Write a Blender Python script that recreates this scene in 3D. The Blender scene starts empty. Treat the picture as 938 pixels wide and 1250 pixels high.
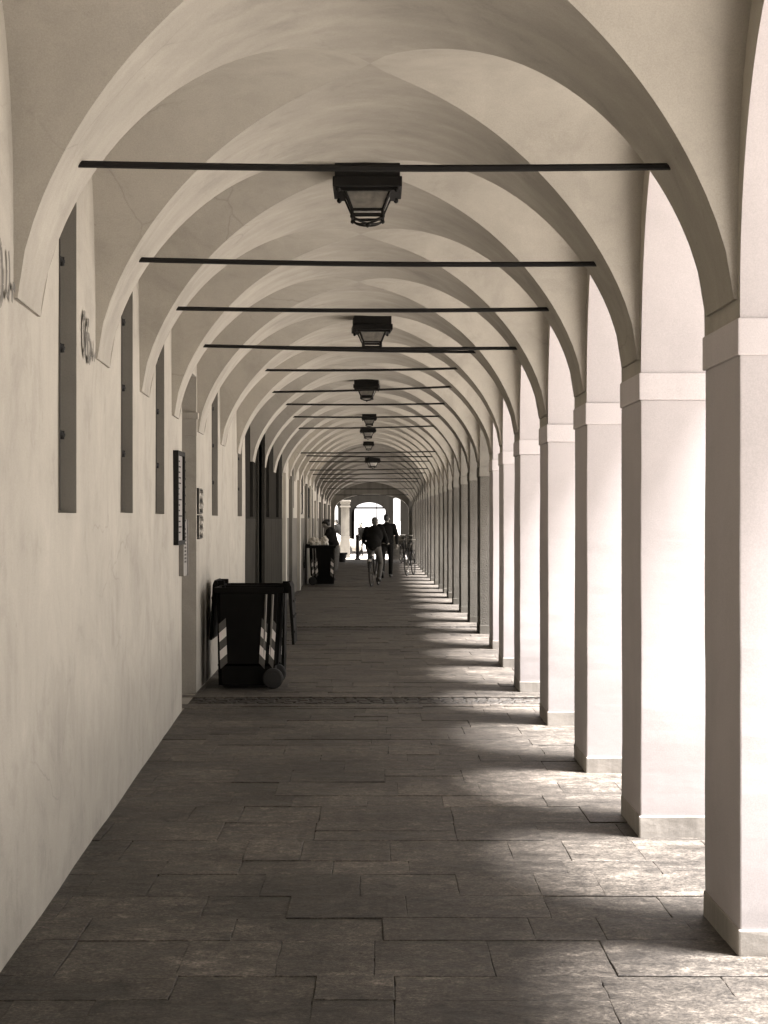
import bpy, bmesh, math, random
from mathutils import Vector, Matrix, noise
random.seed(7)
S = bpy.context.scene
C = S.collection
PI = math.pi
F = 2000.0            # focal length in photo pixels, camera at (0,0,1.65) looking along +Y
EYE = 1.65

# ------------------------------------------------------------------ materials
def newmat(name):
    m = bpy.data.materials.new(name); m.use_nodes = True
    nt = m.node_tree; b = nt.nodes['Principled BSDF']
    return m, nt, b
def N(nt, t, **kw):
    n = nt.nodes.new(t)
    for k, v in kw.items():
        if k in n.inputs: n.inputs[k].default_value = v
        else: setattr(n, k, v)
    return n
def ramp(nt, src, stops):
    r = nt.nodes.new('ShaderNodeValToRGB'); e = r.color_ramp.elements
    while len(e) < len(stops): e.new(0.5)
    for i, (p, c) in enumerate(stops):
        e[i].position = p; e[i].color = (c[0], c[1], c[2], 1)
    nt.links.new(src, r.inputs['Fac']); return r
def tone(v, w=1.0):            # warm sepia neutral of brightness v
    return (v*1.045, v*0.98, v*(0.968-0.12*w))
def mixc(nt, fac, a, b, mode='MIX'):
    m = nt.nodes.new('ShaderNodeMix'); m.data_type = 'RGBA'; m.blend_type = mode
    for sock, val in ((m.inputs[0], fac), (m.inputs[6], a), (m.inputs[7], b)):
        if hasattr(val, 'is_output'): nt.links.new(val, sock)
        else: sock.default_value = val if not isinstance(val, tuple) else (*val[:3], 1)
    return m.outputs[2]

def plaster(name, v, var=.12, w=1.0, rough=0.9, grain=.25, streak=0.0, stain=.25, bumpd=.004, coarse=None, lowdirt=0.0, wave=.45, spec=.12, mott=.0):
    m, nt, b = newmat(name); L = nt.links.new
    tc = N(nt, 'ShaderNodeTexCoord')
    geo = N(nt, 'ShaderNodeNewGeometry'); pos = geo.outputs['Position']
    n1 = N(nt, 'ShaderNodeTexNoise', Scale=1.1, Detail=7.0, Roughness=.62, Distortion=.8); L(pos, n1.inputs['Vector'])
    r1 = ramp(nt, n1.outputs['Fac'], [(.3, tone(v*(1-var), w)), (.5, tone(v, w)), (.72, tone(min(.9, v*(1+var*.6)), w))])
    # drips: noise stretched vertically
    mp = N(nt, 'ShaderNodeMapping'); mp.inputs['Scale'].default_value = (5, 5, .35); L(pos, mp.inputs['Vector'])
    n2 = N(nt, 'ShaderNodeTexNoise', Scale=1.0, Detail=6.0, Roughness=.6); L(mp.outputs[0], n2.inputs['Vector'])
    r2 = ramp(nt, n2.outputs['Fac'], [(.36, (1-stain,)*3), (.52, (1, 1, 1))])
    c = mixc(nt, 1.0, r1.outputs['Color'], r2.outputs['Color'], 'MULTIPLY')
    # small blotches and specks
    n3 = N(nt, 'ShaderNodeTexNoise', Scale=11.0, Detail=8.0, Roughness=.75); L(pos, n3.inputs['Vector'])
    r3 = ramp(nt, n3.outputs['Fac'], [(.27, (1-stain*.9,)*3), (.40, (1, 1, 1)), (.8, (1.04,)*3)])
    c = mixc(nt, .8, c, r3.outputs['Color'], 'MULTIPLY')
    if mott:                                     # large faded patches of old lime wash
        nm = N(nt, 'ShaderNodeTexNoise', Scale=1.7, Detail=9.0, Roughness=.7, Distortion=.6); L(pos, nm.inputs['Vector'])
        rm = ramp(nt, nm.outputs['Fac'], [(.40, (1-mott,)*3), (.46, (1-mott*.3,)*3), (.56, (1,)*3), (.64, (1+mott*.5,)*3)])
        c = mixc(nt, 1.0, c, rm.outputs['Color'], 'MULTIPLY')
    if mott > .05:                                     # sparse hairline cracks
        nw = N(nt, 'ShaderNodeTexNoise', Scale=2.4, Detail=4.0, Roughness=.5); L(pos, nw.inputs['Vector'])
        va = N(nt, 'ShaderNodeVectorMath', operation='MULTIPLY_ADD'); L(nw.outputs['Color'], va.inputs[0]); va.inputs[1].default_value = (.22,)*3; L(pos, va.inputs[2])
        vo = N(nt, 'ShaderNodeTexVoronoi', feature='DISTANCE_TO_EDGE'); vo.inputs['Scale'].default_value = .75; L(va.outputs[0], vo.inputs['Vector'])
        rc = ramp(nt, vo.outputs['Distance'], [(.0, (1,)*3), (.0045, (0,)*3)])
        nk = N(nt, 'ShaderNodeTexNoise', Scale=.9, Detail=2.0); L(pos, nk.inputs['Vector'])
        rk = ramp(nt, nk.outputs['Fac'], [(.56, (0,)*3), (.64, (.22,)*3)])
        mk_ = N(nt, 'ShaderNodeMath', operation='MULTIPLY'); L(rc.outputs['Color'], mk_.inputs[0]); L(rk.outputs['Color'], mk_.inputs[1])
        c = mixc(nt, mk_.outputs[0], c, tone(.06))
        # scuffs and pocks
        np_ = N(nt, 'ShaderNodeTexNoise', Scale=7.0, Detail=10.0, Roughness=.85); L(pos, np_.inputs['Vector'])
        rp = ramp(nt, np_.outputs['Fac'], [(.325, (.62,)*3), (.345, (1,)*3)])
        c = mixc(nt, 1.0, c, rp.outputs['Color'], 'MULTIPLY')
    ng = N(nt, 'ShaderNodeTexNoise', Scale=170.0, Detail=2.0, Roughness=.8); L(pos, ng.inputs['Vector'])
    rg = ramp(nt, ng.outputs['Fac'], [(.3, (.90,)*3), (.7, (1.08,)*3)])
    c = mixc(nt, 1.0, c, rg.outputs['Color'], 'MULTIPLY')
    if lowdirt:
        sp = N(nt, 'ShaderNodeSeparateXYZ'); L(pos, sp.inputs[0])
        ad = N(nt, 'ShaderNodeMath', operation='MULTIPLY_ADD'); L(n2.outputs['Fac'], ad.inputs[0]); ad.inputs[1].default_value = -.9; L(sp.outputs['Z'], ad.inputs[2])
        r4 = ramp(nt, ad.outputs[0], [(.0, (1-lowdirt,)*3), (.35, (1, 1, 1))])
        c = mixc(nt, 1.0, c, r4.outputs['Color'], 'MULTIPLY')
    if streak:                                   # lime-wash brush marks following the ring of the vault (polar around crown axis)
        sp = N(nt, 'ShaderNodeSeparateXYZ'); L(pos, sp.inputs[0])
        dx = N(nt, 'ShaderNodeMath', operation='ADD'); L(sp.outputs['X'], dx.inputs[0]); dx.inputs[1].default_value = .08
        dz = N(nt, 'ShaderNodeMath', operation='SUBTRACT'); L(sp.outputs['Z'], dz.inputs[0]); dz.inputs[1].default_value = 2.4
        at = N(nt, 'ShaderNodeMath', operation='ARCTAN2'); L(dz.outputs[0], at.inputs[0]); L(dx.outputs[0], at.inputs[1])
        cb = N(nt, 'ShaderNodeCombineXYZ'); L(at.outputs[0], cb.inputs[0])
        wob = N(nt, 'ShaderNodeMath', operation='MULTIPLY_ADD'); L(n1.outputs['Fac'], wob.inputs[0]); wob.inputs[1].default_value = .22; L(sp.outputs['Y'], wob.inputs[2])
        L(wob.outputs[0], cb.inputs[1])
        mm = N(nt, 'ShaderNodeMapping'); mm.inputs['Scale'].default_value = (1.6, 4.5, 1); L(cb.outputs[0], mm.inputs['Vector'])
        n4 = N(nt, 'ShaderNodeTexNoise', Scale=1.0, Detail=6.0, Roughness=.6); L(mm.outputs[0], n4.inputs['Vector'])
        r4 = ramp(nt, n4.outputs['Fac'], [(.33, (1-streak,)*3), (.5, (1-streak*.45,)*3), (.68, (1.05,)*3)])
        c = mixc(nt, 1.0, c, r4.outputs['Color'], 'MULTIPLY')
    L(c, b.inputs['Base Color']); b.inputs['Roughness'].default_value = rough
    b.inputs['Specular IOR Level'].default_value = spec
    nb = N(nt, 'ShaderNodeTexNoise', Scale=coarse or 26.0, Detail=6.0, Roughness=.6); L(pos, nb.inputs['Vector'])
    nl = N(nt, 'ShaderNodeTexNoise', Scale=2.2, Detail=3.0); L(pos, nl.inputs['Vector'])
    bl = N(nt, 'ShaderNodeBump', Strength=wave, Distance=.03); L(nl.outputs['Fac'], bl.inputs['Height'])
    bp = N(nt, 'ShaderNodeBump', Strength=grain if not coarse else .9, Distance=bumpd); L(nb.outputs['Fac'], bp.inputs['Height']); L(bl.outputs[0], bp.inputs['Normal'])
    L(bp.outputs[0], b.inputs['Normal'])
    return m

def simple(name, v, rough=.6, metal=0.0, w=1.0, var=.15, spec=.5, scale=14.0, bump=.15):
    m, nt, b = newmat(name); L = nt.links.new
    tc = N(nt, 'ShaderNodeTexCoord')
    n1 = N(nt, 'ShaderNodeTexNoise', Scale=scale, Detail=6.0, Roughness=.65); L(tc.outputs['Object'], n1.inputs['Vector'])
    r = ramp(nt, n1.outputs['Fac'], [(.3, tone(v*(1-var), w)), (.7, tone(v*(1+var), w))])
    L(r.outputs['Color'], b.inputs['Base Color'])
    b.inputs['Roughness'].default_value = rough; b.inputs['Metallic'].default_value = metal
    b.inputs['Specular IOR Level'].default_value = spec
    if bump:
        bp = N(nt, 'ShaderNodeBump', Strength=bump, Distance=.004); L(n1.outputs['Fac'], bp.inputs['Height']); L(bp.outputs[0], b.inputs['Normal'])
    return m

M = {}
M['wall']   = plaster('plaster_wall', .40, var=.12, stain=.05, lowdirt=.16, mott=.12)
M['vault']  = plaster('plaster_vault', .37, var=.10, stain=.04, mott=.12, streak=.12, grain=.15)
M['web']    = plaster('plaster_web', .40, var=.12, stain=.05, mott=.10, grain=.15)
M['farvault'] = plaster('dark_far_vault', .20, var=.15, stain=.1, streak=.15)  # darker vault plaster for the farthest bays
M['pier']   = plaster('plaster_pier', .46, var=.03, w=0, stain=.03, grain=.12, lowdirt=.10, wave=.12, mott=.04)
M['impost'] = plaster('plaster_impost', .53, var=.03, w=0, stain=.05, grain=.12)
M['plinth'] = plaster('plaster_plinth', .46, var=.15, w=.7, stain=.25, grain=.4, lowdirt=.3)
M['rough']  = plaster('roughcast_pier', .125, var=.2, stain=.2, coarse=55.0, bumpd=.03)
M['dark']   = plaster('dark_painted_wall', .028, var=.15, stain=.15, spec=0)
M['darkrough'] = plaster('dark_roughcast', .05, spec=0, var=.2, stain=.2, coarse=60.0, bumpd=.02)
M['dado']   = plaster('dado_wall', .17, var=.15, stain=.2, lowdirt=.3)
M['pale']   = plaster('pale_wall', .44, var=.1, stain=.12)
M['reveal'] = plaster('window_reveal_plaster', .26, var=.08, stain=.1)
M['iron']   = simple('black_iron', .010, rough=.7, spec=.2)
M['void']   = simple('window_dark', .012, rough=.25)
M['door']   = simple('dark_door_wood', .02, rough=.6)
M['plastic']= simple('bin_plastic', .006, rough=.7, spec=.06)
M['rubber'] = simple('rubber', .012, rough=.8)
M['chrome'] = simple('chrome', .16, rough=.35, metal=1.0, bump=0)
M['skin']   = simple('skin', .25, rough=.55, bump=0)
M['jacket'] = simple('black_jacket', .008, rough=.9, spec=.1)
M['trousers']= simple('grey_trousers', .075, rough=.9)
M['blacktr']= simple('black_trousers', .009, rough=.9, spec=.1)
M['hair']   = simple('dark_hair', .015, rough=.7)
M['greyhair']= simple('grey_hair', .06, rough=.7)
M['skirt']  = simple('patterned_skirt', .06, rough=.9, var=.8, scale=40)
M['shoe']   = simple('shoe', .04, rough=.5)
M['paper']  = simple('crumpled_bag', .45, rough=.6, var=.1, bump=.6)
M['spray']  = simple('grey_spray_paint', .13, rough=.9)
M['white']  = simple('white_board', .22, rough=.5, w=.5, var=.05)
M['grey']   = simple('grey_metal', .16, rough=.5)
M['stone']  = plaster('pale_stone', .13, var=.2, stain=.3)
M['facade'] = plaster('facade_render', .4, var=.1, stain=.15)
M['carpaint'] = simple('car_paint', .25, rough=.3, metal=.3, bump=0)
M['glaze']  = simple('car_glass', .02, rough=.05, bump=0)

def glass():
    m, nt, b = newmat('frosted_lamp_glass'); L = nt.links.new
    geo = N(nt, 'ShaderNodeTexCoord')
    n1 = N(nt, 'ShaderNodeTexNoise', Scale=16.0, Detail=5.0); L(geo.outputs['Object'], n1.inputs['Vector'])
    r = ramp(nt, n1.outputs['Fac'], [(.35, tone(.16)), (.65, tone(.42))])
    L(r.outputs['Color'], b.inputs['Base Color'])
    b.inputs['Roughness'].default_value = .3; b.inputs['Transmission Weight'].default_value = .55
    return m
M['glass'] = glass()

def tape():
    m, nt, b = newmat('reflective_stripe_tape'); L = nt.links.new
    at = N(nt, 'ShaderNodeAttribute', attribute_name='stripe'); 
    r = ramp(nt, at.outputs['Fac'], [(.49, tone(.035)), (.51, tone(.72, .4))])
    L(r.outputs['Color'], b.inputs['Base Color']); b.inputs['Roughness'].default_value = .45
    return m
M['tape'] = simple('white_tape', .7, rough=.4, w=.5, var=.05, bump=0)
M['tapedark'] = simple('dark_tape', .07, rough=.5, bump=0)

def brown(v): return (v*1.10, v*.965, v*.80)
def slabmat(name, v, dark=False):
    m, nt, b = newmat(name); L = nt.links.new
    geo = N(nt, 'ShaderNodeNewGeometry'); pos = geo.outputs['Position']
    at = N(nt, 'ShaderNodeAttribute', attribute_name='slab')
    # per-slab offset so that the grain does not run across joints
    off = N(nt, 'ShaderNodeVectorMath', operation='MULTIPLY_ADD')
    cb = N(nt, 'ShaderNodeCombineXYZ'); L(at.outputs['Fac'], cb.inputs[0]); L(at.outputs['Fac'], cb.inputs[1]); L(at.outputs['Fac'], cb.inputs[2])
    L(cb.outputs[0], off.inputs[0]); off.inputs[1].default_value = (37, 53, 11); L(pos, off.inputs[2])
    mp = N(nt, 'ShaderNodeMapping'); mp.inputs['Scale'].default_value = (1.0, 2.2, 1); L(off.outputs[0], mp.inputs['Vector'])
    n1 = N(nt, 'ShaderNodeTexNoise', Scale=3.4, Detail=11.0, Roughness=.74, Distortion=.5); L(mp.outputs[0], n1.inputs['Vector'])
    base = ramp(nt, at.outputs['Fac'], [(0, brown(v*.72)), (.45, brown(v*.95)), (.8, brown(v*1.1)), (1, brown(v*1.35))])
    r1 = ramp(nt, n1.outputs['Fac'], [(.32, (.45,)*3), (.45, (.8,)*3), (.53, (1.0,)*3), (.60, (1.35,)*3), (.72, (1.9,)*3)])
    c = mixc(nt, 1.0, base.outputs['Color'], r1.outputs['Color'], 'MULTIPLY')
    n2 = N(nt, 'ShaderNodeTexNoise', Scale=.8, Detail=8.0, Roughness=.7); L(pos, n2.inputs['Vector'])
    r2 = ramp(nt, n2.outputs['Fac'], [(.38, (.6,)*3), (.6, (1.25,)*3)])
    c = mixc(nt, 1.0, c, r2.outputs['Color'], 'MULTIPLY')
    n3 = N(nt, 'ShaderNodeTexNoise', Scale=60.0, Detail=5.0, Roughness=.85); L(pos, n3.inputs['Vector'])
    r3 = ramp(nt, n3.outputs['Fac'], [(.40, (.42,)*3), (.5, (.95,)*3), (.60, (1.75,)*3)])
    c = mixc(nt, .85, c, r3.outputs['Color'], 'MULTIPLY')
    n5 = N(nt, 'ShaderNodeTexNoise', Scale=14.0, Detail=9.0, Roughness=.8); L(off.outputs[0], n5.inputs['Vector'])
    r5 = ramp(nt, n5.outputs['Fac'], [(.38, (.4,)*3), (.46, (.85,)*3), (.54, (1.1,)*3), (.62, (1.9,)*3)])
    c = mixc(nt, .9, c, r5.outputs['Color'], 'MULTIPLY')
    L(c, b.inputs['Base Color'])
    rr = N(nt, 'ShaderNodeMapRange'); L(n1.outputs['Fac'], rr.inputs[0]); rr.inputs[1].default_value = .3; rr.inputs[2].default_value = .7
    rr.inputs[3].default_value = .45; rr.inputs[4].default_value = .75; L(rr.outputs[0], b.inputs['Roughness'])
    b.inputs['Specular IOR Level'].default_value = .3
    b1 = N(nt, 'ShaderNodeBump', Strength=.5, Distance=.012); L(n1.outputs['Fac'], b1.inputs['Height'])
    b2 = N(nt, 'ShaderNodeBump', Strength=.8, Distance=.004); L(n3.outputs['Fac'], b2.inputs['Height']); L(b1.outputs[0], b2.inputs['Normal'])
    L(b2.outputs[0], b.inputs['Normal'])
    return m
M['slab'] = slabmat('stone_slabs', .062)
M['mortar'] = simple('dark_joint', .03, rough=.95)
M['cobble'] = slabmat('cobbles', .035)
M['kerbst'] = slabmat('kerb_stone', .075)
M['road'] = plaster('sunlit_road', .42, var=.12, w=.6, stain=.1)

# ------------------------------------------------------------------ mesh helpers
def mk(name, bm, mat, parent=None, smooth=False, world=False):
    """link one mesh object; with world=True vertices are given in world space under an unrotated parent"""
    if parent is not None and world:
        off = -parent.location
        for v in bm.verts: v.co += off
    me = bpy.data.meshes.new(name); bm.to_mesh(me); bm.free()
    if isinstance(mat, (list, tuple)):
        for m in mat: me.materials.append(m)
    else: me.materials.append(mat)
    if smooth:
        for p in me.polygons: p.use_smooth = True
    o = bpy.data.objects.new(name, me); C.objects.link(o)
    if parent is not None: o.parent = parent
    return o
def thing(name, label, cat, loc=(0, 0, 0), rotz=0, group=None):
    o = bpy.data.objects.new(name, None); C.objects.link(o); o.empty_display_size = .2
    o.location = loc; o.rotation_euler = (0, 0, rotz)
    o['label'] = label; o['category'] = cat
    if group: o['group'] = group
    return o
def tag(o, label, cat, group=None):
    o['label'] = label; o['category'] = cat
    if group: o['group'] = group
    return o
def struct(name, bm, mat, kind='structure', smooth=False):
    o = mk(name, bm, mat, smooth=smooth); o['kind'] = kind; return o
def copy_tree(o, parent=None):
    c = o.copy(); C.objects.link(c)
    if parent is not None: c.parent = parent
    for ch in [x for x in bpy.data.objects if x.parent == o]: copy_tree(ch, c)
    return c
def B(): return bmesh.new()
def face(bm, pts, mi=0):
    f = bm.faces.new([bm.verts.new(p) for p in pts]); f.material_index = mi; return f
def box(bm, x0, x1, y0, y1, z0, z1, bev=0, mi=0):
    n0 = len(bm.verts)
    ret = bmesh.ops.create_cube(bm, size=1.0)
    for v in ret['verts']:
        v.co = Vector(((x0+x1)/2 + v.co.x*(x1-x0), (y0+y1)/2 + v.co.y*(y1-y0), (z0+z1)/2 + v.co.z*(z1-z0)))
    if mi:
        for f in {f for v in ret['verts'] for f in v.link_faces}: f.material_index = mi
    if bev:
        es = list({e for v in ret['verts'] for e in v.link_edges})
        bmesh.ops.bevel(bm, geom=es, offset=bev, segments=2, affect='EDGES', profile=.6)
def tube(bm, pts, r, seg=8, close=False):
    """swept tube; r number or list"""
    pts = [Vector(p) for p in pts]; n = len(pts)
    rs = r if isinstance(r, (list, tuple)) else [r]*n
    rings = []; up = None
    for i, p in enumerate(pts):
        if close: t = pts[(i+1) % n]-pts[i-1]
        else: t = (pts[min(i+1, n-1)]-pts[max(i-1, 0)])
        t.normalize()
        if up is None:
            up = t.orthogonal().normalized()
        else:
            up = (up - t*up.dot(t)); up = up.normalized() if up.length > 1e-6 else t.orthogonal().normalized()
        s = t.cross(up)
        rings.append([bm.verts.new(p + (up*math.cos(2*PI*k/seg) + s*math.sin(2*PI*k/seg))*rs[i]) for k in range(seg)])
    m = n if close else n-1
    for i in range(m):
        a, b_ = rings[i], rings[(i+1) % n]
        for k in range(seg): bm.faces.new((a[k], a[(k+1) % seg], b_[(k+1) % seg], b_[k]))
    if not close:
        bm.faces.new(rings[0][::-1]); bm.faces.new(rings[-1])
def lathe(bm, prof, cx=0, cy=0, cz=0, seg=20, axis='Z'):
    rings = []
    for (r, h) in prof:
        ring = []
        for k in range(seg):
            a = 2*PI*k/seg; p = (r*math.cos(a), r*math.sin(a), h)
            if axis == 'X': p = (h, r*math.cos(a), r*math.sin(a))
            ring.append(bm.verts.new((cx+p[0], cy+p[1], cz+p[2])))
        rings.append(ring)
    for a, b_ in zip(rings, rings[1:]):
        for k in range(seg): bm.faces.new((a[k], a[(k+1) % seg], b_[(k+1) % seg], b_[k]))
    bm.faces.new(rings[0][::-1]); bm.faces.new(rings[-1])
def circle(c, r, n=28, plane='YZ', a0=0, a1=2*PI, closed=True):
    out = []
    m = n if closed else n-1
    for k in range(n):
        a = a0+(a1-a0)*k/m
        if plane == 'YZ': out.append((c[0], c[1]+r*math.cos(a), c[2]+r*math.sin(a)))
        elif plane == 'XZ': out.append((c[0]+r*math.cos(a), c[1], c[2]+r*math.sin(a)))
        else: out.append((c[0]+r*math.cos(a), c[1]+r*math.sin(a), c[2]))
    return out
def lerp_tab(tab, y):
    if y <= tab[0][0]: return tab[0][1]
    for (a, va), (b_, vb) in zip(tab, tab[1:]):
        if y <= b_: return va+(vb-va)*(y-a)/(b_-a)
    return tab[-1][1]

# ------------------------------------------------------------------ plan of the arcade
XLt = [(-12, -1.23), (2.5, -1.235), (14.1, -1.678), (15.55, -1.715), (22.5, -1.80), (32, -1.84), (70, -1.84)]
XRt = [(-12, 1.37), (16.3, 1.37), (18.4, 1.41), (20.8, 1.475), (24, 1.49), (38, 1.50), (44, 1.45), (70, 1.43)]
def XL(y): return lerp_tab(XLt, y)
def XR(y): return lerp_tab(XRt, y)
NEAR = [-8.4, -5.97, -3.54, -1.10, 1.35, 3.78, 6.18, 8.50, 10.68, 13.1, 15.65, 18.3, 20.8, 23.6, 26.2, 29.0, 31.8, 34.2, 36.5, 38.8,
        41.2, 43.7, 46.1, 48.5, 50.9, 53.3, 55.7, 58.1, 60.5, 62.9, 65.3]
PD = .66; TH = .65; ZIMP = 2.41
def ZS(y): return lerp_tab([(-12, 2.48), (48, 2.50), (66, 2.15)], y)      # springing
def RISE(y): return lerp_tab([(-12, 1.28), (46, 1.30), (66, .95)], y)     # rise
P_SUP = 1.75
Q_SUP = 2.9
def prof2(t):
    t = min(1.0, abs(t)); return (1-t**Q_SUP)**(1/Q_SUP)
def inv2(h):
    h = min(1.0, max(0, h)); return (1-h**Q_SUP)**(1/Q_SUP)
def inv1(h):
    h = min(1.0, max(0, h)); return math.sqrt(max(0, 1-h**(1/.62)))
def prof(t):                       # 0 at crown .. 1 at springing -> height fraction
    t = min(1.0, abs(t)); return (1-t*t)**.62

# three buildings share the walk
SEC = []
def section(name, label, y):
    r = thing(name, label, 'building', (0, y, 0)); SEC.append(r); return r
secA = section('arcade_building', 'pale plastered arcade building with smooth white piers and tall slit windows, nearest the camera', 3.0)
secB = section('arcade_building', 'arcade building beyond the pale one, with dark painted wall on the left and roughcast piers', 22.5)
secC = section('arcade_building', 'far arcade building with two-tone pale wall, between the dark wall and the cross street', 32.0)
def sec(y): return secA if y < 22.4 else (secB if y < 31.9 else secC)

def jit(p, s=.009, f=1.1):
    v = noise.noise_vector(Vector(p)*f)
    return Vector(p)+v*s

def vault_patch(bm, grid, mi):
    vs = [[bm.verts.new(jit(p)) for p in row] for row in grid]
    for a, b_ in zip(vs, vs[1:]):
        for k in range(len(a)-1):
            try:
                f = bm.faces.new((a[k], a[k+1], b_[k+1], b_[k])); f.material_index = mi; f.smooth = True
            except ValueError: pass
def cx_a(y, inset=0.0):
    l, r = XL(y), XR(y); return (l+r)/2, (r-l)/2-inset
INS = .014
NT = 64
for i in range(len(NEAR)-1):
    b0, b1 = NEAR[i]+.04, NEAR[i]+PD-.10          # transverse band
    n0 = NEAR[i+1]+.04                             # next band start
    par = sec(b0+.1)
    # --- band + adjoining half webs of this bay, one mesh
    bm = B(); cy = (b1+n0)/2; c = (n0-b1)/2
    def tp(u, y):
        cx, a = cx_a(y, INS); th = u*PI/2
        return Vector((cx+a*math.sin(th), y, ZS(y)+RISE(y)*prof(math.sin(th))))
    us = [-1+2*k/NT for k in range(NT+1)]
    vault_patch(bm, [[tp(u, b0+(b1-b0)*s/3) for u in us] for s in range(4)], 0)
    # foot caps
    for sd in (-1, 1):
        q = [tp(sd, b0), tp(sd, b1)]
        w = [Vector(((XL(p.y) if sd < 0 else XR(p.y))-sd*-.02*0+sd*.03, p.y, p.z)) for p in q]
        face(bm, [q[0], q[1], w[1], w[0]])
    # web halves toward the bay centre, bounded by groins
    for (ye, sg) in ((b1, 1), (n0, -1)):
        rows = []
        for s in range(9):
            row = []
            for u in us:
                t = abs(math.sin(u*PI/2)); yg = cy+(1 if sg > 0 else 1)*(-sg)*c*inv2(prof(t))
                row.append(tp(u, ye+(yg-ye)*s/8))
            rows.append(row)
        vault_patch(bm, rows, 0)
    # lateral webs
    for sd in (-1, 1):
        rows = []
        for k in range(NT//2*2+1):
            ph = (-1+2*k/(NT//2*2))*PI/2; t = math.sin(ph); y = cy+c*t
            z = ZS(y)+RISE(y)*prof2(t); cx, a = cx_a(y, INS)
            xw = (XL(y)-.02) if sd < 0 else (XR(y)+.03)
            xg = cx+sd*a*inv1(prof2(t))
            rows.append([Vector((xg+(xw-xg)*s/8, y, z)) for s in range(9)])
        vault_patch(bm, rows, 1)
    bmesh.ops.remove_doubles(bm, verts=bm.verts, dist=1e-5) if False else None
    mk('vault', bm, [M['vault'], M['web']] if b0 < 46 else [M['farvault'], M['dado']], par, world=True)
    # --- arcade arch wall on the street side (spandrel) for this bay
    p1, p2 = NEAR[i]+PD, NEAR[i+1]; pc = (p1+p2)/2; pa = (p2-p1)/2
    bm = B(); K = 30; rise2 = RISE(pc)-.09
    cur = []
    for k in range(K+1):
        th = -PI/2+PI*k/K; y = pc+pa*math.sin(th)*1.0; z = ZIMP+.0+ (ZS(pc)-ZIMP+rise2)*max(0, math.cos(th))**.92
        cur.append((y, z))
    top = 4.25
    def wx(y, o): return XR(y) if o == 0 else XR(y)+TH
    seg = [(NEAR[i]+PD/2, ZIMP)] + [(p1-.0005, ZIMP)] + cur[1:-1] + [(p2+.0005, ZIMP)] + [(NEAR[i+1]+PD/2, ZIMP)]
    for o in (0, 1):
        for (ya, za), (yb, zb) in zip(seg, seg[1:]):
            xa, xb = wx(ya, o), wx(yb, o)
            if o == 0: face(bm, [(xa, ya, za), (xa, ya, top), (xb, yb, top), (xb, yb, zb)])
            else: face(bm, [(xa, ya, za), (xb, yb, zb), (xb, yb, top), (xa, ya, top)])
    ins = [(p1, ZIMP)]+cur[1:-1]+[(p2, ZIMP)]
    vsA = [bm.verts.new(jit((XR(y), y, z), .004)) for y, z in ins]; vsB = [bm.verts.new((XR(y)+TH, y, z)) for y, z in ins]
    for k in range(len(ins)-1):
        f = bm.faces.new((vsA[k], vsB[k], vsB[k+1], vsA[k+1])); f.smooth = True; f.material_index = 1
    mk('arcade_arch', bm, [M['web'], M['pier'] if i < 12 else M['dado']], sec(p1), world=True)

# --- piers
for i, n in enumerate(NEAR):
    par = sec(n+.05); x = XR(n+.3); smoothp = n < 22
    bm = B(); box(bm, x, x+TH, n, n+PD, .0, ZIMP-.14, bev=.006)
    bmesh.ops.subdivide_edges(bm, edges=[e for e in bm.edges if e.calc_length() > 1.0], cuts=40 if n < 20 else 6)
    for v in bm.verts: v.co = jit(jit(v.co, .005, 1.3), .0012, 9)
    pl = mk('pier', bm, M['pier'] if smoothp else M['rough'], par, world=True)
    bm = B(); box(bm, x-.009, x+TH+.009, n-.009, n+PD+.009, ZIMP-.14, ZIMP, bev=.006)
    off = -par.location
    for v in bm.verts: v.co += off
    mk('impost', bm, M['impost'] if smoothp else M['dado'], pl)
    bm = B(); hh = .10+.03*random.random(); box(bm, x-.005, x+TH+.005, n-.005, n+PD+.005, -.01, hh, bev=.008)
    for v in bm.verts: v.co = jit(v.co, .006, 5)+off
    mk('plinth', bm, M['plinth'] if smoothp else M['dado'], pl)

# --- tie rods: (pier index from the first visible, height left, height right, extra)
def rod(y, zl, zr, r=.0125, xl=None, xr=None):
    cx, a = cx_a(y, INS)
    def ext(z): 
        t = (z-ZS(y))/RISE(y); return inv1(t)
    x0 = cx-a*ext(zl)-.03 if xl is None else xl; x1 = cx+a*ext(zr)+.03 if xr is None else xr
    bm = B(); K = 10; pts = []
    for k in range(K+1):
        s = k/K; pts.append((x0+(x1-x0)*s, y, zl+(zr-zl)*s-.012*math.sin(PI*s)))
    tube(bm, pts, r*1.12, seg=6)
    ro = mk('tie_rod', bm, M['iron'], sec(y), world=True)

R = [(4.09, 3.06, 3.06), (6.50, 3.06, 3.05), (8.80, 3.045, 3.022), (10.95, 3.06, 3.055), (13.4, 3.07, 3.05), (15.95, 3.33, 3.28),
     (18.6, 3.345, 3.365), (21.1, 3.29, 3.36), (23.9, 3.33, 3.34), (26.5, 3.31, 3.32), (29.3, 3.28, 3.32), (34.5, 3.05, 3.08),
     (36.8, 3.08, 3.06), (39.1, 3.03, 3.04), (41.5, 2.9, 2.94), (44, 2.86, 2.9), (48.8, 2.87, 2.87), (51.2, 2.83, 2.83), (56, 2.70, 2.70), (63.2, 2.6, 2.6)]
for (y, zl, zr) in R: rod(y, zl, zr)

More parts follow.
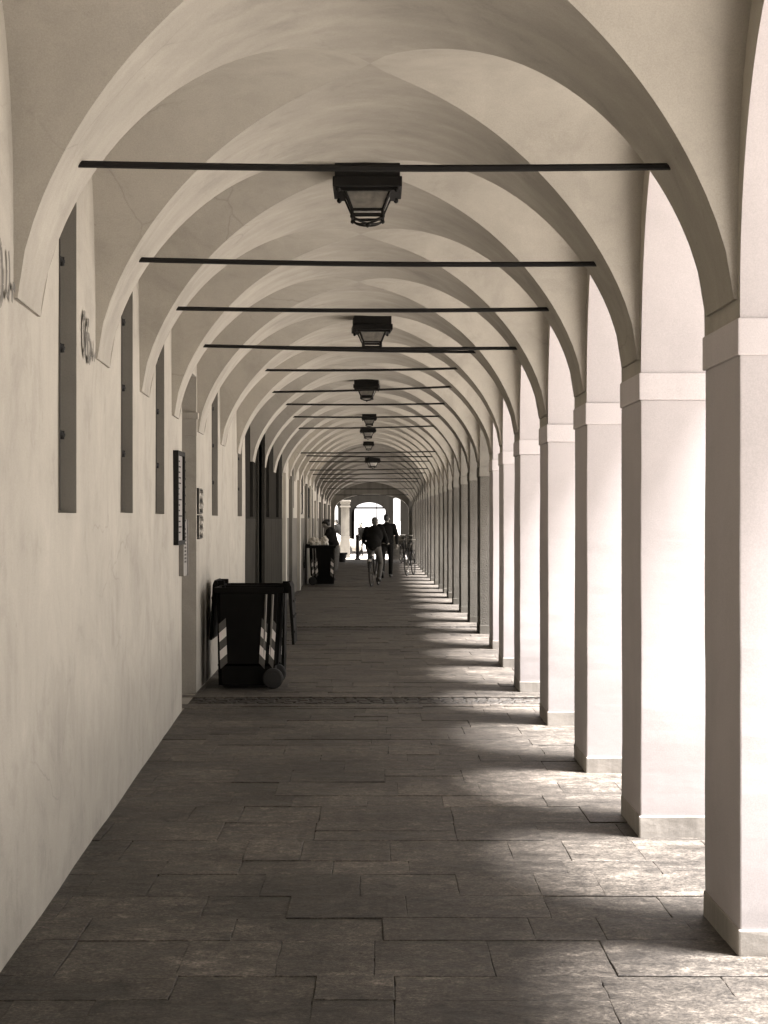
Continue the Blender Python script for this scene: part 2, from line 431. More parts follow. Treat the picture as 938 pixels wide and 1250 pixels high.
# --- upper storeys (closed masses above the vaults)
for par, y0, y1, h, m in ((secA, -10.0, 22.4, 6.0, 'facade'), (secB, 22.4, 31.9, 6.6, 'facade'), (secC, 31.9, 66.6, 5.6, 'facade')):
    bm = B(); box(bm, -8, 2.04 if par is not secB else 2.16, y0+.001, y1, 4.2, h)
    for k in range(int((y1-y0)/2.44)):                      # window openings on the street side, set in the wall
        yy = y0+1.2+k*2.44
    mk('upper_storey', bm, M[m], par, world=True)
    bm = B(); box(bm, -8.3, 2.5, y0+.002, y1-.002, h, h+.18); mk('eaves', bm, M['grey'], par, world=True)

# --- left wall, built in segments with openings
def wall_seg(ya, yb, ops, mats, par, zt=4.3, split=None, outdoor=False):
    """wall along XL between ya and yb; ops = [(y0,y1,z0,z1,depth)], wall thickness faces the walk (+x)"""
    bm = B()
    cuts = sorted({ya, yb} | {o[0] for o in ops} | {o[1] for o in ops} | {t[0] for t in XLt if ya < t[0] < yb})
    cuts2 = []
    for a, b_ in zip(cuts, cuts[1:]):
        k = max(1, int((b_-a)/.5)); cuts2 += [a+(b_-a)*j/k for j in range(k)]
    cuts2.append(yb)
    def q(y0, y1, z0, z1, mi):
        nz = max(1, int((z1-z0)/.5))
        for j in range(nz):
            za, zb = z0+(z1-z0)*j/nz, z0+(z1-z0)*(j+1)/nz
            pts = [(XL(y0), y0, za), (XL(y1), y1, za), (XL(y1), y1, zb), (XL(y0), y0, zb)]
            f = face(bm, [p for p in pts], mi)
    for a, b_ in zip(cuts2, cuts2[1:]):
        mid = (a+b_)/2; o = next((o for o in ops if o[0] <= mid <= o[1]), None)
        zr = []
        if o: 
            if o[2] > 0: zr.append((0, o[2]))
            zr.append((o[3], zt))
        else: zr.append((0, zt))
        for z0, z1 in zr:
            if split and z0 < split < z1: q(a, b_, z0, split, 1); q(a, b_, split, z1, 0)
            else: q(a, b_, z0, z1, 1 if (split and z1 <= split) else 0)
    bmesh.ops.remove_doubles(bm, verts=bm.verts, dist=1e-4)
    for v in bm.verts:
        v.co.x += noise.noise(Vector((0, v.co.y*.8, v.co.z*.8)))*.008
    # reveals
    mi = 2
    for (y0, y1, z0, z1, dp) in ops:
        x0, x1 = XL(y0)+.004, XL(y1)+.004; xb = min(x0, x1)-dp
        face(bm, [(x1, y1, z0), (xb, y1, z0), (xb, y1, z1), (x1, y1, z1)], mi)
        face(bm, [(x0, y0, z0), (x0, y0, z1), (xb, y0, z1), (xb, y0, z0)], mi)
        face(bm, [(x0, y0, z1), (x1, y1, z1), (xb, y1, z1), (xb, y0, z1)], mi)
        face(bm, [(x0, y0, z0), (xb, y0, z0), (xb, y1, z0), (x1, y1, z0)], mi)
    return mk('wall', bm, [M[k] for k in mats], par, world=True)

winA = [(-1.9, -1.4, 1.68, 3.1, .22), (.4, .93, 1.68, 3.1, .22), (2.7, 3.23, 1.68, 3.1, .22), (4.95, 5.48, 1.68, 3.1, .22), (7.3, 7.83, 1.68, 3.22, .22), (9.66, 10.26, 1.69, 3.2, .22), (11.78, 12.42, 1.69, 3.2, .22)]
winA2 = [(17.25, 17.95, 1.69, 3.2, .2), (21.0, 21.75, 1.69, 3.2, .2)]
wall_seg(-10, 14.1, winA, ('wall', 'wall', 'reveal'), secA)
# doorway / passage between 14.1 and 15.55: deep opening with a reveal pier and moulded impost
wall_seg(14.1, 15.55, [(14.1001, 15.5499, 0, 3.0, 1.6)], ('wall', 'wall', 'wall'), secA)
wall_seg(15.55, 22.4, winA2, ('wall', 'wall', 'reveal'), secA)
winB = [(23.3, 23.85, 1.69, 3.1, .2), (27.0, 27.7, 1.69, 3.1, .2), (29.8, 30.6, 1.69, 3.1, .2)]
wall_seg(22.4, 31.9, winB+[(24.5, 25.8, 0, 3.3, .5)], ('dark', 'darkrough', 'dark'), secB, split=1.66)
winC = [(35.6, 36.3, 1.9, 2.9, .18), (40.0, 40.9, 1.9, 2.9, .18), (45.6, 47.0, 0, 2.5, .4), (50.2, 51.0, 1.6, 2.7, .2), (54.5, 55.9, 0, 2.5, .4), (60, 61, 1.5, 2.6, .2)]
wall_seg(31.9, 66.6, winC, ('pale', 'dado', 'dado'), secC, split=1.68)

def slit_window(o, par, hooks=True):
    y0, y1, z0, z1, dp = o; xb = min(XL(y0), XL(y1))-dp
    r = bpy.data.objects.new('window', None)
    bm = B(); box(bm, xb+.002, xb+.05, y0, y0+.05, z0, z1); box(bm, xb+.002, xb+.05, y1-.05, y1, z0, z1)
    box(bm, xb+.002, xb+.05, y0+.05, y1-.05, z0, z0+.05); box(bm, xb+.002, xb+.05, y0+.05, y1-.05, z1-.05, z1)
    box(bm, xb+.003, xb+.045, (y0+y1)/2-.02, (y0+y1)/2+.02, z0+.05, z1-.05)
    w = mk('window', bm, M['door'], par, world=True)
    off = -par.location
    bm = B(); box(bm, xb, xb+.02, y0+.04, y1-.04, z0+.04, z1-.04)
    for v in bm.verts: v.co += off
    mk('pane', bm, M['void'], w)
    if hooks:
        for z in (1.65+304*y0/F*.0+.40, 0, 0): pass
        for zz in (z0+.36, z0+.75, z0+1.14):
            bm = B(); x = XL(y0)
            tube(bm, [(x-.08, y0-.005, zz+.02), (x-.03, y0+.02, zz+.015), (x-.005, y0+.04, zz), (x+.006, y0+.075, zz-.012)], [.016, .016, .015, .013], seg=8)
            tube(bm, [(x+.002, y0+.06, zz-.03), (x+.002, y0+.06, zz+.008)], .014, seg=8)
            for v in bm.verts: v.co += off
            mk('hinge_pin', bm, M['iron'], w, smooth=True)
        bm = B(); box(bm, XL(y0)-.05, XL(y0)+.0065, y0+.001, y0+.016, z0+.01, z1-.01)
        for v in bm.verts: v.co += off
        mk('shutter_edge', bm, M['iron'], w)
for o in winA+winA2: slit_window(o, secA)
for o in winB: slit_window(o, secB, False)
for o in winC: 
    if o[2] > 0: slit_window(o, secC, False)

def recess_door(y0, y1, zt, x, par, leaf='door'):
    bm = B(); w = (y1-y0)
    box(bm, x, x+.06, y0+.002, y1-.002, .02, zt-.002)
    for k in range(2):
        a = y0+.06+k*(w/2); b_ = a+w/2-.12
        for (za, zb) in ((.15, .95), (1.1, zt-.2)): box(bm, x+.055, x+.075, a, b_, za, zb, bev=.006)
    d = mk('door', bm, M[leaf], par, world=True)
    bm = B(); tube(bm, [(x+.08, (y0+y1)/2+.06, 1.0), (x+.12, (y0+y1)/2+.06, 1.0), (x+.12, (y0+y1)/2+.14, 1.0)], .01, seg=8)
    for v in bm.verts: v.co -= par.location
    mk('handle', bm, M['chrome'], d)
recess_door(14.1, 15.55, 3.0, XL(14.1)-1.56, secA)
recess_door(24.5, 25.8, 3.3, XL(25)-.48, secB)
recess_door(45.6, 47.0, 2.5, XL(46)-.39, secC); recess_door(54.5, 55.9, 2.5, XL(55)-.39, secC)
# pier face moulding of the passage (the impost seen at left) and its lintel
bm = B(); x = XL(15.5)
box(bm, x-1.5, x+.012, 15.50, 15.552, 2.44, 2.60, bev=.004); box(bm, x-1.5, x+.026, 15.475, 15.553, 2.60, 2.66, bev=.004)
mk('door_impost', bm, M['wall'], secA, world=True)
bm = B(); x = XL(25)
box(bm, x-.3, x+.05, 24.42, 24.5, 0, 3.36, bev=.004); box(bm, x-.3, x+.05, 25.8, 25.9, 0, 3.36, bev=.004); box(bm, x-.3, x+.052, 24.5, 25.8, 3.06, 3.36, bev=.004)
mk('door_surround', bm, M['darkrough'], secB, world=True)
# pilaster strips and panel frames on the far wall
for y in (32.0, 34.4, 37.9, 41.8, 44.2, 48.3, 52.2, 57.0, 62.0):
    bm = B(); x = XL(y); box(bm, x-.05, x+.07, y, y+.42, 0, 2.56 if y < 48 else 2.2, bev=.005)
    mk('pilaster', bm, M['pale'] if y in (32.0, 37.9, 48.3, 44.2) else M['dado'], secC, world=True)
M['enda'] = plaster('end_arch_plaster', .17, spec=.05)
# closing arch at the far end
bm = B(); yE0, yE1 = 66.0, 66.6; K = 24
pts = []
for k in range(K+1):
    th = PI-PI*k/K; pts.append((-.2+1.50*math.cos(th), 1.95+.72*math.sin(th)**.8 if 0 < k < K else 1.95))
for yy in (yE0, yE1):
    face(bm, [(-2.2, yy, 0), (-1.7, yy, 0), (-1.7, yy, 1.95), (-2.2, yy, 1.95)])
    face(bm, [(1.3, yy, 0), (2.09, yy, 0), (2.09, yy, 1.95), (1.3, yy, 1.95)])
    face(bm, [(-2.2, yy, 1.95), (-1.7, yy, 1.95), (-1.7, yy, 4.2), (-2.2, yy, 4.2)])
    face(bm, [(1.3, yy, 1.95), (2.09, yy, 1.95), (2.09, yy, 4.2), (1.3, yy, 4.2)])
    for (xa, za), (xb, zb) in zip(pts, pts[1:]): face(bm, [(xa, yy, za), (xb, yy, zb), (xb, yy, 4.2), (xa, yy, 4.2)])
for (xa, za), (xb, zb) in zip([(-1.7, 0)]+pts, pts+[(1.3, 0)]): face(bm, [(xa, yE0, za), (xb, yE0, zb), (xb, yE1, zb), (xa, yE1, za)])
face(bm, [(2.09, yE0, 0), (2.09, yE1, 0), (2.09, yE1, 4.2), (2.09, yE0, 4.2)])
mk('end_arch', bm, M['enda'], secC, world=True)

# back closing walls of the building mass (left side), so that no light leaks in behind the wall
bm = B()
for (y0, y1) in ((-9.98, 22.4), (22.402, 31.9), (31.902, 66.58)): pass

# ------------------------------------------------------------------ ground
bm = B(); face(bm, [(-400, -400, -.14), (400, -400, -.14), (400, 1500, -.14), (-400, 1500, -.14)])
struct('ground', bm, M['road'])
bm = B(); box(bm, -4.5, 2.55, -11, 68.2, -.3, -.014)
struct('pavement_bed', bm, M['mortar'])
# slabs
bm = B(); lay = None
slabvals = []
def cx_(c): return ((c[0][0]+c[2][0])/2, (c[0][1]+c[2][1])/2)
def chip(): return 0.0 if random.random() > .10 else random.uniform(.003, .012)
def slab(x0, x1, y0, y1, z, g=.0006, b=.0025, j=.006, val=None, mi=0):
    r = random.uniform
    c = [(x0+g, y0+g), (x1-g, y0+g), (x1-g, y1-g), (x0+g, y1-g)]
    # worn outline: corner jitter plus mid-edge points
    out = []
    for k in range(4):
        a, d = c[k], c[(k+1) % 4]
        out.append((a[0]+r(-j, j)*.6, a[1]+r(-j, j)*.6))
        for t in (.14, .3, .47, .62, .8): out.append((a[0]+(d[0]-a[0])*t+r(-j, j)*.3+(cx_(c)[0]-a[0])*chip(), a[1]+(d[1]-a[1])*t+r(-j, j)*.3+(cx_(c)[1]-a[1]-(d[1]-a[1])*t)*chip()))
    cx, cy = (x0+x1)/2, (y0+y1)/2
    tx, ty = r(-.004, .004), r(-.004, .004)
    lo = [bm.verts.new((p[0], p[1], -.02)) for p in out]
    mi_ = [bm.verts.new((p[0], p[1], z-b*.7+(p[0]-cx)*tx+(p[1]-cy)*ty)) for p in out]
    hi = []
    for p in out:
        dx, dy = cx-p[0], cy-p[1]; l = math.hypot(dx, dy)
        q = (p[0]+dx/l*b*1.3, p[1]+dy/l*b*1.3); hi.append(bm.verts.new((q[0], q[1], z+(q[0]-cx)*tx+(q[1]-cy)*ty)))
    n = len(out); val = random.random() if val is None else val
    fs = []
    for k in range(n):
        fs.append(bm.faces.new((lo[k], lo[(k+1) % n], mi_[(k+1) % n], mi_[k])))
        fs.append(bm.faces.new((mi_[k], mi_[(k+1) % n], hi[(k+1) % n], hi[k])))
    fs.append(bm.faces.new(hi))
    for f in fs: f.material_index = mi
    slabvals.extend([val]*len(fs))
y = -6.0
rows = []
strips = [(14.45, 15.35), (24.6, 25.4), (40.2, 40.6)]
while y < 68.0:
    d = random.choice([.30, .36, .40, .44, .50])
    nx = next((s for s in strips if y < s[0] < y+d+.12), None)
    if nx: d = nx[0]-y
    st = next((s for s in strips if abs(y-s[0]) < 1e-6), None)
    if st:
        a, b_ = st; k = .16
        for (u, v) in ((a, a+k), (b_-k, b_)):
            x = -4.4
            while x < 2.3:
                w = random.uniform(.7, 1.3); slab(x, min(x+w, 2.3), u, v, .004, mi=2, val=random.uniform(.4, .9)); x += w
        yy = a+k
        while yy < b_-k-.02:
            x = -4.4+random.random()*.1
            dd = (b_-2*k-a)/max(1, round((b_-2*k-a)/.115))
            while x < 2.3:
                w = random.uniform(.09, .13); slab(x, x+w, yy, yy+dd, random.uniform(-.008, .0), g=.006, b=.012, mi=1); x += w
            yy += dd
        y = b_; continue
    x = -4.4+random.uniform(-.4, 0)
    base = random.random()
    while x < 2.3:
        w = random.choice([.28, .36, .44, .5, .6, .74]); x1 = x+w
        if x1 > 2.0: x1 = 2.3
        v = min(1, max(0, .5*base+.5*random.random()+random.uniform(-.2, .2)))
        if random.random() < .12 and d > .4:
            slab(x, x1, y, y+d/2, random.uniform(-.003, .003), val=v); slab(x, x1, y+d/2, y+d, random.uniform(-.003, .003), val=random.random())
        else: slab(x, x1, y, y+d, random.uniform(-.0035, .0035), val=v)
        x = x1
    y += d
me_o = struct('pavement', bm, [M['slab'], M['cobble'], M['kerbst']])
at = me_o.data.attributes.new('slab', 'FLOAT', 'FACE')
for k, v in enumerate(slabvals): at.data[k].value = v
bm = B()
yk = -11
while yk < 68:
    box(bm, 2.303, 2.56, yk+.004, yk+1.196, -.2, .0, bev=.012); yk += 1.2
struct('kerb', bm, M['stone'])

# ------------------------------------------------------------------ ceiling lanterns
def make_lantern():
    t = thing('ceiling_lantern', '', 'lantern')
    bm = B()                                       # canopy box with lip
    box(bm, -.195, .195, -.195, .195, -.10, .02, bev=.006); box(bm, -.207, .207, -.207, .207, -.165, -.095, bev=.006)
    box(bm, -.17, .17, -.17, .17, -.185, -.165)
    for sx in (-1, 1):
        for sy in (-1, 1): lathe(bm, [(.004, -.20), (.013, -.192), (.016, -.18), (.010, -.165)], .175*sx, .175*sy, 0, seg=10)
    mk('canopy', bm, M['iron'], t)
    bm = B(); w0, w1, z0, z1 = .136, .092, -.18, -.305
    for k in range(4):
        a = [(w0, -w0), (w0, w0), (-w0, w0), (-w0, -w0)]; b_ = [(w1, -w1), (w1, w1), (-w1, w1), (-w1, -w1)]
        face(bm, [(*a[k], z0), (*a[(k+1) % 4], z0), (*b_[(k+1) % 4], z1), (*b_[k], z1)])
    mk('glass_pane', bm, M['glass'], t)
    bm = B()
    for sx in (-1, 1):
        for sy in (-1, 1):
            tube(bm, [(w0*sx, w0*sy, z0), (w1*sx, w1*sy, z1), (w1*sx, w1*sy, z1-.045)], .011, seg=6)
            lathe(bm, [(.003, -.365), (.012, -.358), (.013, -.345), (.008, -.335)], w1*sx, w1*sy, 0, seg=8)
        box(bm, -w1, w1, sx*w1-.008, sx*w1+.008, z1-.006, z1+.012); box(bm, sx*w1-.008, sx*w1+.008, -w1+.008, w1-.008, z1-.006, z1+.012)
        box(bm, -w1, w1, sx*w1-.007, sx*w1+.007, z1-.036, z1-.022); box(bm, sx*w1-.007, sx*w1+.007, -w1+.008, w1-.008, z1-.036, z1-.022)
    mk('frame', bm, M['iron'], t)
    bm = B()
    for (dx, dy) in ((1, 1), (1, -1)):
        pts = [(w1*dx*s, w1*dy*s, z1-.03-.045*math.sqrt(max(0, 1-s*s))) for s in [-1+2*k/12 for k in range(13)]]
        tube(bm, pts, .007, seg=6)
    for sd in (-1, 1):
        pts = [(w1*s, w1*sd, z1-.03-.045*math.sqrt(max(0, 1-s*s))) for s in [-1+2*k/12 for k in range(13)]]
        tube(bm, pts, .007, seg=6)
    lathe(bm, [(.003, -.41), (.014, -.402), (.015, -.39), (.008, -.378)], 0, 0, 0, seg=10)
    mk('cage', bm, M['iron'], t, smooth=False)
    bm = B(); lathe(bm, [(.01, -.17), (.02, -.18), (.03, -.22), (.026, -.26), (.006, -.28)], seg=12); mk('bulb', bm, M['paper'], t, smooth=True)
    return t
lt = make_lantern()
lamps = [(9.95, -.055, 1.0, 'black iron lantern on the vault, largest and nearest of the row of ceiling lanterns'),
         (17.3, -.05, 1.0, 'second ceiling lantern from the camera, black iron with tapered frosted panes'),
         (25.1, -.15, .95, 'third ceiling lantern from the camera, dark box over tapered panes'),
         (33.4, -.15, .75, 'fourth ceiling lantern from the camera, small and dark under the lit vault'),
         (38.0, -.2, .85, 'fifth ceiling lantern from the camera, small and dark between two tie rods'),
         (45.2, -.22, .75, 'sixth ceiling lantern from the camera, tiny dark shape above the cyclist'),
         (52.2, -.13, 1.0, 'last and farthest ceiling lantern, spreading dark shape above the walking man')]
for i, (y, x, s, lb) in enumerate(lamps):
    o = lt if i == 0 else copy_tree(lt)
    # rest against the crown of the bay
    cx, a = cx_a(y, INS); z = ZS(y)+RISE(y)*prof((x-cx)/a)
    o.location = (x, y, z+.0); o.scale = (s, s, s*.86); o['label'] = lb; o['group'] = 'lanterns along the vault'
    o.rotation_euler = (0, 0, [0, .06, -.05, 0, .1, 0, .3][i])

# ------------------------------------------------------------------ wheelie bins
def make_bin(lidside=1):
    """wheelie bin, rear (wheels, handle, hanging lid) towards +x, side face towards -y"""
    t = thing('wheelie_bin', '', 'bin')
    bm = B()
    # tapered body, profile in xz (side) with width in y
    def ring(z, xf, xr, w): return [(xf, -w, z), (xr, -w, z), (xr, w, z), (xf, w, z)]
    rings = [ring(.03, -.30, .235, .235), ring(.22, -.305, .25, .24), ring(.24, -.305, .285, .24), ring(.93, -.315, .315, .27), ring(.935, -.33, .33, .285), ring(.985, -.335, .34, .29), ring(.985, -.31, .315, .262), ring(.8, -.29, .29, .25)]
    vr = [[bm.verts.new(p) for p in r_] for r_ in rings]
    for a, b_ in zip(vr, vr[1:]):
        for k in range(4): bm.faces.new((a[k], a[(k+1) % 4], b_[(k+1) % 4], b_[k]))
    bm.faces.new(vr[0][::-1]); bm.faces.new(vr[-1])
    bmesh.ops.bevel(bm, geom=[e for e in bm.edges if abs(e.verts[0].co.z-e.verts[1].co.z) > .1], offset=.035, segments=3, affect='EDGES')
    body = mk('body', bm, M['plastic'], t)
    bm = B(); tube(bm, [(.33, -.22, .965), (.395, -.22, .985), (.40, .22, .985), (.33, .22, .965)], .016, seg=8)
    for s in (-1, 1): box(bm, .30, .40, s*.235-.02, s*.235+.02, .93, 1.03, bev=.008)
    mk('handle', bm, M['plastic'], t)
    # lid hanging open down the rear: thin domed panel
    bm = B()
    prof_ = [(x_-.03, z_) for x_, z_ in [(.395, 1.02), (.425, 1.035), (.445, .99), (.455, .80), (.468, .60), (.475, .43), (.452, .43), (.44, .60), (.425, .80), (.412, .97), (.39, .99)]]
    A = [bm.verts.new((x, -.285, z)) for x, z in prof_]; D = [bm.verts.new((x, .285, z)) for x, z in prof_]
    bm.faces.new(A); bm.faces.new(D[::-1])
    for k in range(len(prof_)): bm.faces.new((A[k], D[k], D[(k+1) % len(prof_)], A[(k+1) % len(prof_)]))
    bmesh.ops.recalc_face_normals(bm, faces=bm.faces)
    for z in (.55, .7, .85): box(bm, .43, .446-(z-.55)*.03, -.2, .2, z-.012, z+.012)
    mk('lid', bm, M['plastic'], t)
    for s in (-1, 1):
        bm = B(); lathe(bm, [(.03, -.03), (.085, -.03), (.10, -.022), (.10, .022), (.085, .03), (.03, .03)], .235, s*.262, .10, seg=24, axis='X')
        for v in bm.verts:                       # turn axis x -> y
            d = v.co-Vector((.235, s*.262, .10)); v.co = Vector((.235, s*.262, .10))+Vector((d.y, d.x, d.z))
        w = mk('wheel', bm, M['rubber'], t)
        bm = B(); lathe(bm, [(.055, -.034), (.055, .034)], .235, s*.262, .10, seg=16, axis='X')
        for v in bm.verts:
            d = v.co-Vector((.235, s*.262, .10)); v.co = Vector((.235, s*.262, .10))+Vector((d.y, d.x, d.z))
        mk('hub', bm, M['rubber'], w)
    bm = B(); tube(bm, [(.235, -.25, .10), (.235, .25, .10)], .012); mk('axle', bm, M['iron'], t)
    # vertical ribs at rear side corner
    bm = B()
    for s in (-1, 1):
        for x in (.17, .235):
            tube(bm, [(x-.03, s*.232, .25), (x, s*.274, .92)], .012, seg=6)
    mk('rib', bm, M['grey'], t)
    # striped tape: diagonal bands on the side faces near front and rear corners
    def band(x, s, slope, w, nm='reflective_tape'):
        bm = B(); zb, zt_ = .22, .66
        def P(u, z):
            f = (z-.24)/.69; yy = (.24+.03*f)+.004
            return (x+u+ (.0 if x > 0 else -.022*f) + (.05*f if x > 0 else 0), s*yy, z)
        nb = 5; hz = (zt_-zb)/nb
        for k in range(nb):
            z0 = zb+k*hz; z1 = z0+hz; m = 1 if k % 2 == 1 else 0
            dz = slope*.06
            n = 1
            pts = [P(-w/2, z0-dz/2), P(w/2, z0+dz/2), P(w/2, z1+dz/2), P(-w/2, z1-dz/2)]
            f = face(bm, pts, m)
        mk(nm, bm, [M['tapedark'], M['tape']], t)
    for s in (-1, 1):
        band(-.245, s, 1, .07); band(.125, s, -1, .06); band(.215, s, -1, .05)
    return t
bn = make_bin()
bn.location = (-1.245, 16.22, 0); bn.rotation_euler = (0, 0, .0)
bn['label'] = 'black wheelie bin with striped tape, wheels and hanging lid to the right, nearest the camera'; bn['group'] = 'wheelie bins by the wall'
b2 = copy_tree(bn); b2.location = (-1.245, 16.86, 0); b2.rotation_euler = (0, 0, PI)
b2['label'] = 'black wheelie bin behind the nearest one, its handle and open lid hanging to the left'
b3 = copy_tree(bn); b3.location = (-1.38, 41.3, 0); b3.rotation_euler = (0, 0, PI+.05)
b3['label'] = 'distant black wheelie bin with pale bag on top, beside the woman'
def closed_top(x, y):
    pass

# ------------------------------------------------------------------ signs on the left wall
x = XL(13.5)
t = thing('notice_board', 'black framed notice board with pale sheet, on the wall beside the doorway', 'notice board', (x, 13.5, 1.44))
bm = B()
box(bm, .0, .05, -.24, -.205, .0, .77); box(bm, .0, .05, .205, .24, .0, .77); box(bm, .0, .05, -.205, .205, .735, .77); box(bm, .0, .05, -.205, .205, 0, .035)
mk('frame', bm, M['iron'], t)
bm = B(); box(bm, .008, .03, -.205, .205, .035, .735); mk('sheet', bm, M['white'], t)
bm = B()
random.seed(3)
for k in range(14):
    zz = .69-.045*k; box(bm, .031, .0325, -.17, -.17+random.uniform(.15, .33), zz-.008, zz+.004)
mk('print_lines', bm, M['iron'], t)
bm = B()
for k in range(10): lathe(bm, [(.008, 0), (.008, .006)], .052, .222, .06+.07*k, seg=8, axis='X')
for v in bm.verts: pass
mk('stud', bm, M['chrome'], t)
x = XL(13.9)
t = thing('wall_panel', 'narrow grey perforated metal panel low on the wall corner, beside the doorway', 'panel', (x, 13.93, 1.17))
bm = B(); box(bm, 0, .045, -.12, .12, 0, .48, bev=.004); mk('casing', bm, M['grey'], t)
bm = B()
for k in range(9):
    for j in range(3): lathe(bm, [(.009, 0), (.009, .002)], .045, -.06+.05*j, .12+.03*k, seg=8, axis='X')
mk('perforation', bm, M['void'], t)
bm = B(); box(bm, 0, .055, .121, .135, 0, .48); mk('edge_strip', bm, M['white'], t)
# relief plates
for k, (z0, z1, lb) in enumerate(((1.70, 1.95, 'upper of two ornate metal plates on the wall above the bins'), (1.46, 1.69, 'lower of two ornate metal plates on the wall above the bins, brighter relief'))):
    y0 = 15.62; x = XL(y0+.2)
    t = thing('relief_plate', lb, 'plate', (x, y0+.17, z0), group='ornate plates by the doorway')
    bm = B(); h = z1-z0; box(bm, 0, .018, -.15, .17, 0, h, bev=.005); mk('plate', bm, M['iron'], t)
    bm = B()
    for r_ in range(2):
        for j in range(4):
            cy = -.10+.08*j; cz = h*(.3+.42*r_); 
            tube(bm, [(.026, cy+.028*math.cos(a), cz+.04*math.sin(a)) for a in [random.uniform(-.5, .5)+q*.6 for q in range(8)]], .007, seg=6)
    tube(bm, [(.022, -.14, .01), (.022, .16, .01), (.022, .16, h-.01), (.022, -.14, h-.01)], .006, seg=6, close=True)
    mk('relief', bm, M['chrome'], t)

# graffiti strokes near the arch feet
def scrawl(y0, z0, w, h, label):
    t = thing('graffiti', label, 'graffiti', (XL(y0), y0, z0), group='scrawls on the left wall')
    def stroke(pts, r=.009):
        r *= 1.7; bm = B()
        P_ = []
        for i in range(len(pts)-1):
            for k in range(5):
                s = k/5; P_.append([pts[i][j]+(pts[i+1][j]-pts[i][j])*s for j in (0, 1)])
        P_.append(pts[-1])
        for _ in range(3):
            P_ = [P_[0]]+[[(P_[i-1][j]+2*P_[i][j]+P_[i+1][j])/4 for j in (0, 1)] for i in range(1, len(P_)-1)]+[P_[-1]]
        prev = None
        for i in range(len(P_)-1):
            a, b_ = P_[i], P_[i+1]; d = math.hypot((b_[0]-a[0])*w, (b_[1]-a[1])*h) or 1
            ny, nz = -(b_[1]-a[1])*h/d*r, (b_[0]-a[0])*w/d*r
            def W(p, sy, sz):
                y = y0+p[0]*w+sy; return (XL(y)+.0125, y, z0+p[1]*h+sz)
            face(bm, [W(a, ny, nz), W(a, -ny, -nz), W(b_, -ny, -nz), W(b_, ny, nz)])
        bmesh.ops.remove_doubles(bm, verts=bm.verts, dist=.004)
        mk('stroke', bm, M['spray'], t, world=True)
    stroke([(.16, .95), (.04, .98), (.02, .5), (.08, .05), (.2, .02)], .014)
    stroke([(.14, .55), (.24, .5), (.2, .1)], .008)
    stroke([(.45, .85), (.32, .88), (.3, .45), (.36, -.02), (.5, -.1), (.56, .1), (.5, .5), (.38, .52)], .013)
    stroke([(.7, .3), (.66, .05), (.78, .02), (.8, .35), (.76, .5)], .008)
    stroke([(.88, .0), (.9, .2), (1.0, .15)], .009)
scrawl(5.62, 2.46, .56, .36, 'looping dark graffiti scrawl on the left wall at the foot of the nearest arch')
scrawl(8.0, 2.46, .46, .20, 'smaller looping graffiti scrawl on the left wall at the foot of the second arch')

# far wall signs
def wsign(y, z0, z1, w, mat, fm, lb, nm='wall_sign'):
    x = XL(y)+.0; t = thing(nm, lb, 'sign', (x, y, z0)); h = z1-z0
    bm = B(); box(bm, .01, .05, -w/2, w/2, 0, h, bev=.005); mk('panel', bm, M[mat], t)
    bm = B(); box(bm, .0, .07, -w/2-.03, -w/2, -.03, h+.03); box(bm, .0, .07, w/2, w/2+.03, -.03, h+.03); box(bm, 0, .07, -w/2, w/2, h, h+.03); box(bm, 0, .07, -w/2, w/2, -.03, 0); mk('frame', bm, M[fm], t)
    return t
wsign(38.9, 1.80, 2.25, .7, 'pale', 'iron', 'pale framed board on the far left wall above the distant bin')
wsign(42.9, 1.70, 2.45, .8, 'void', 'iron', 'tall black framed board on the far left wall above the woman')

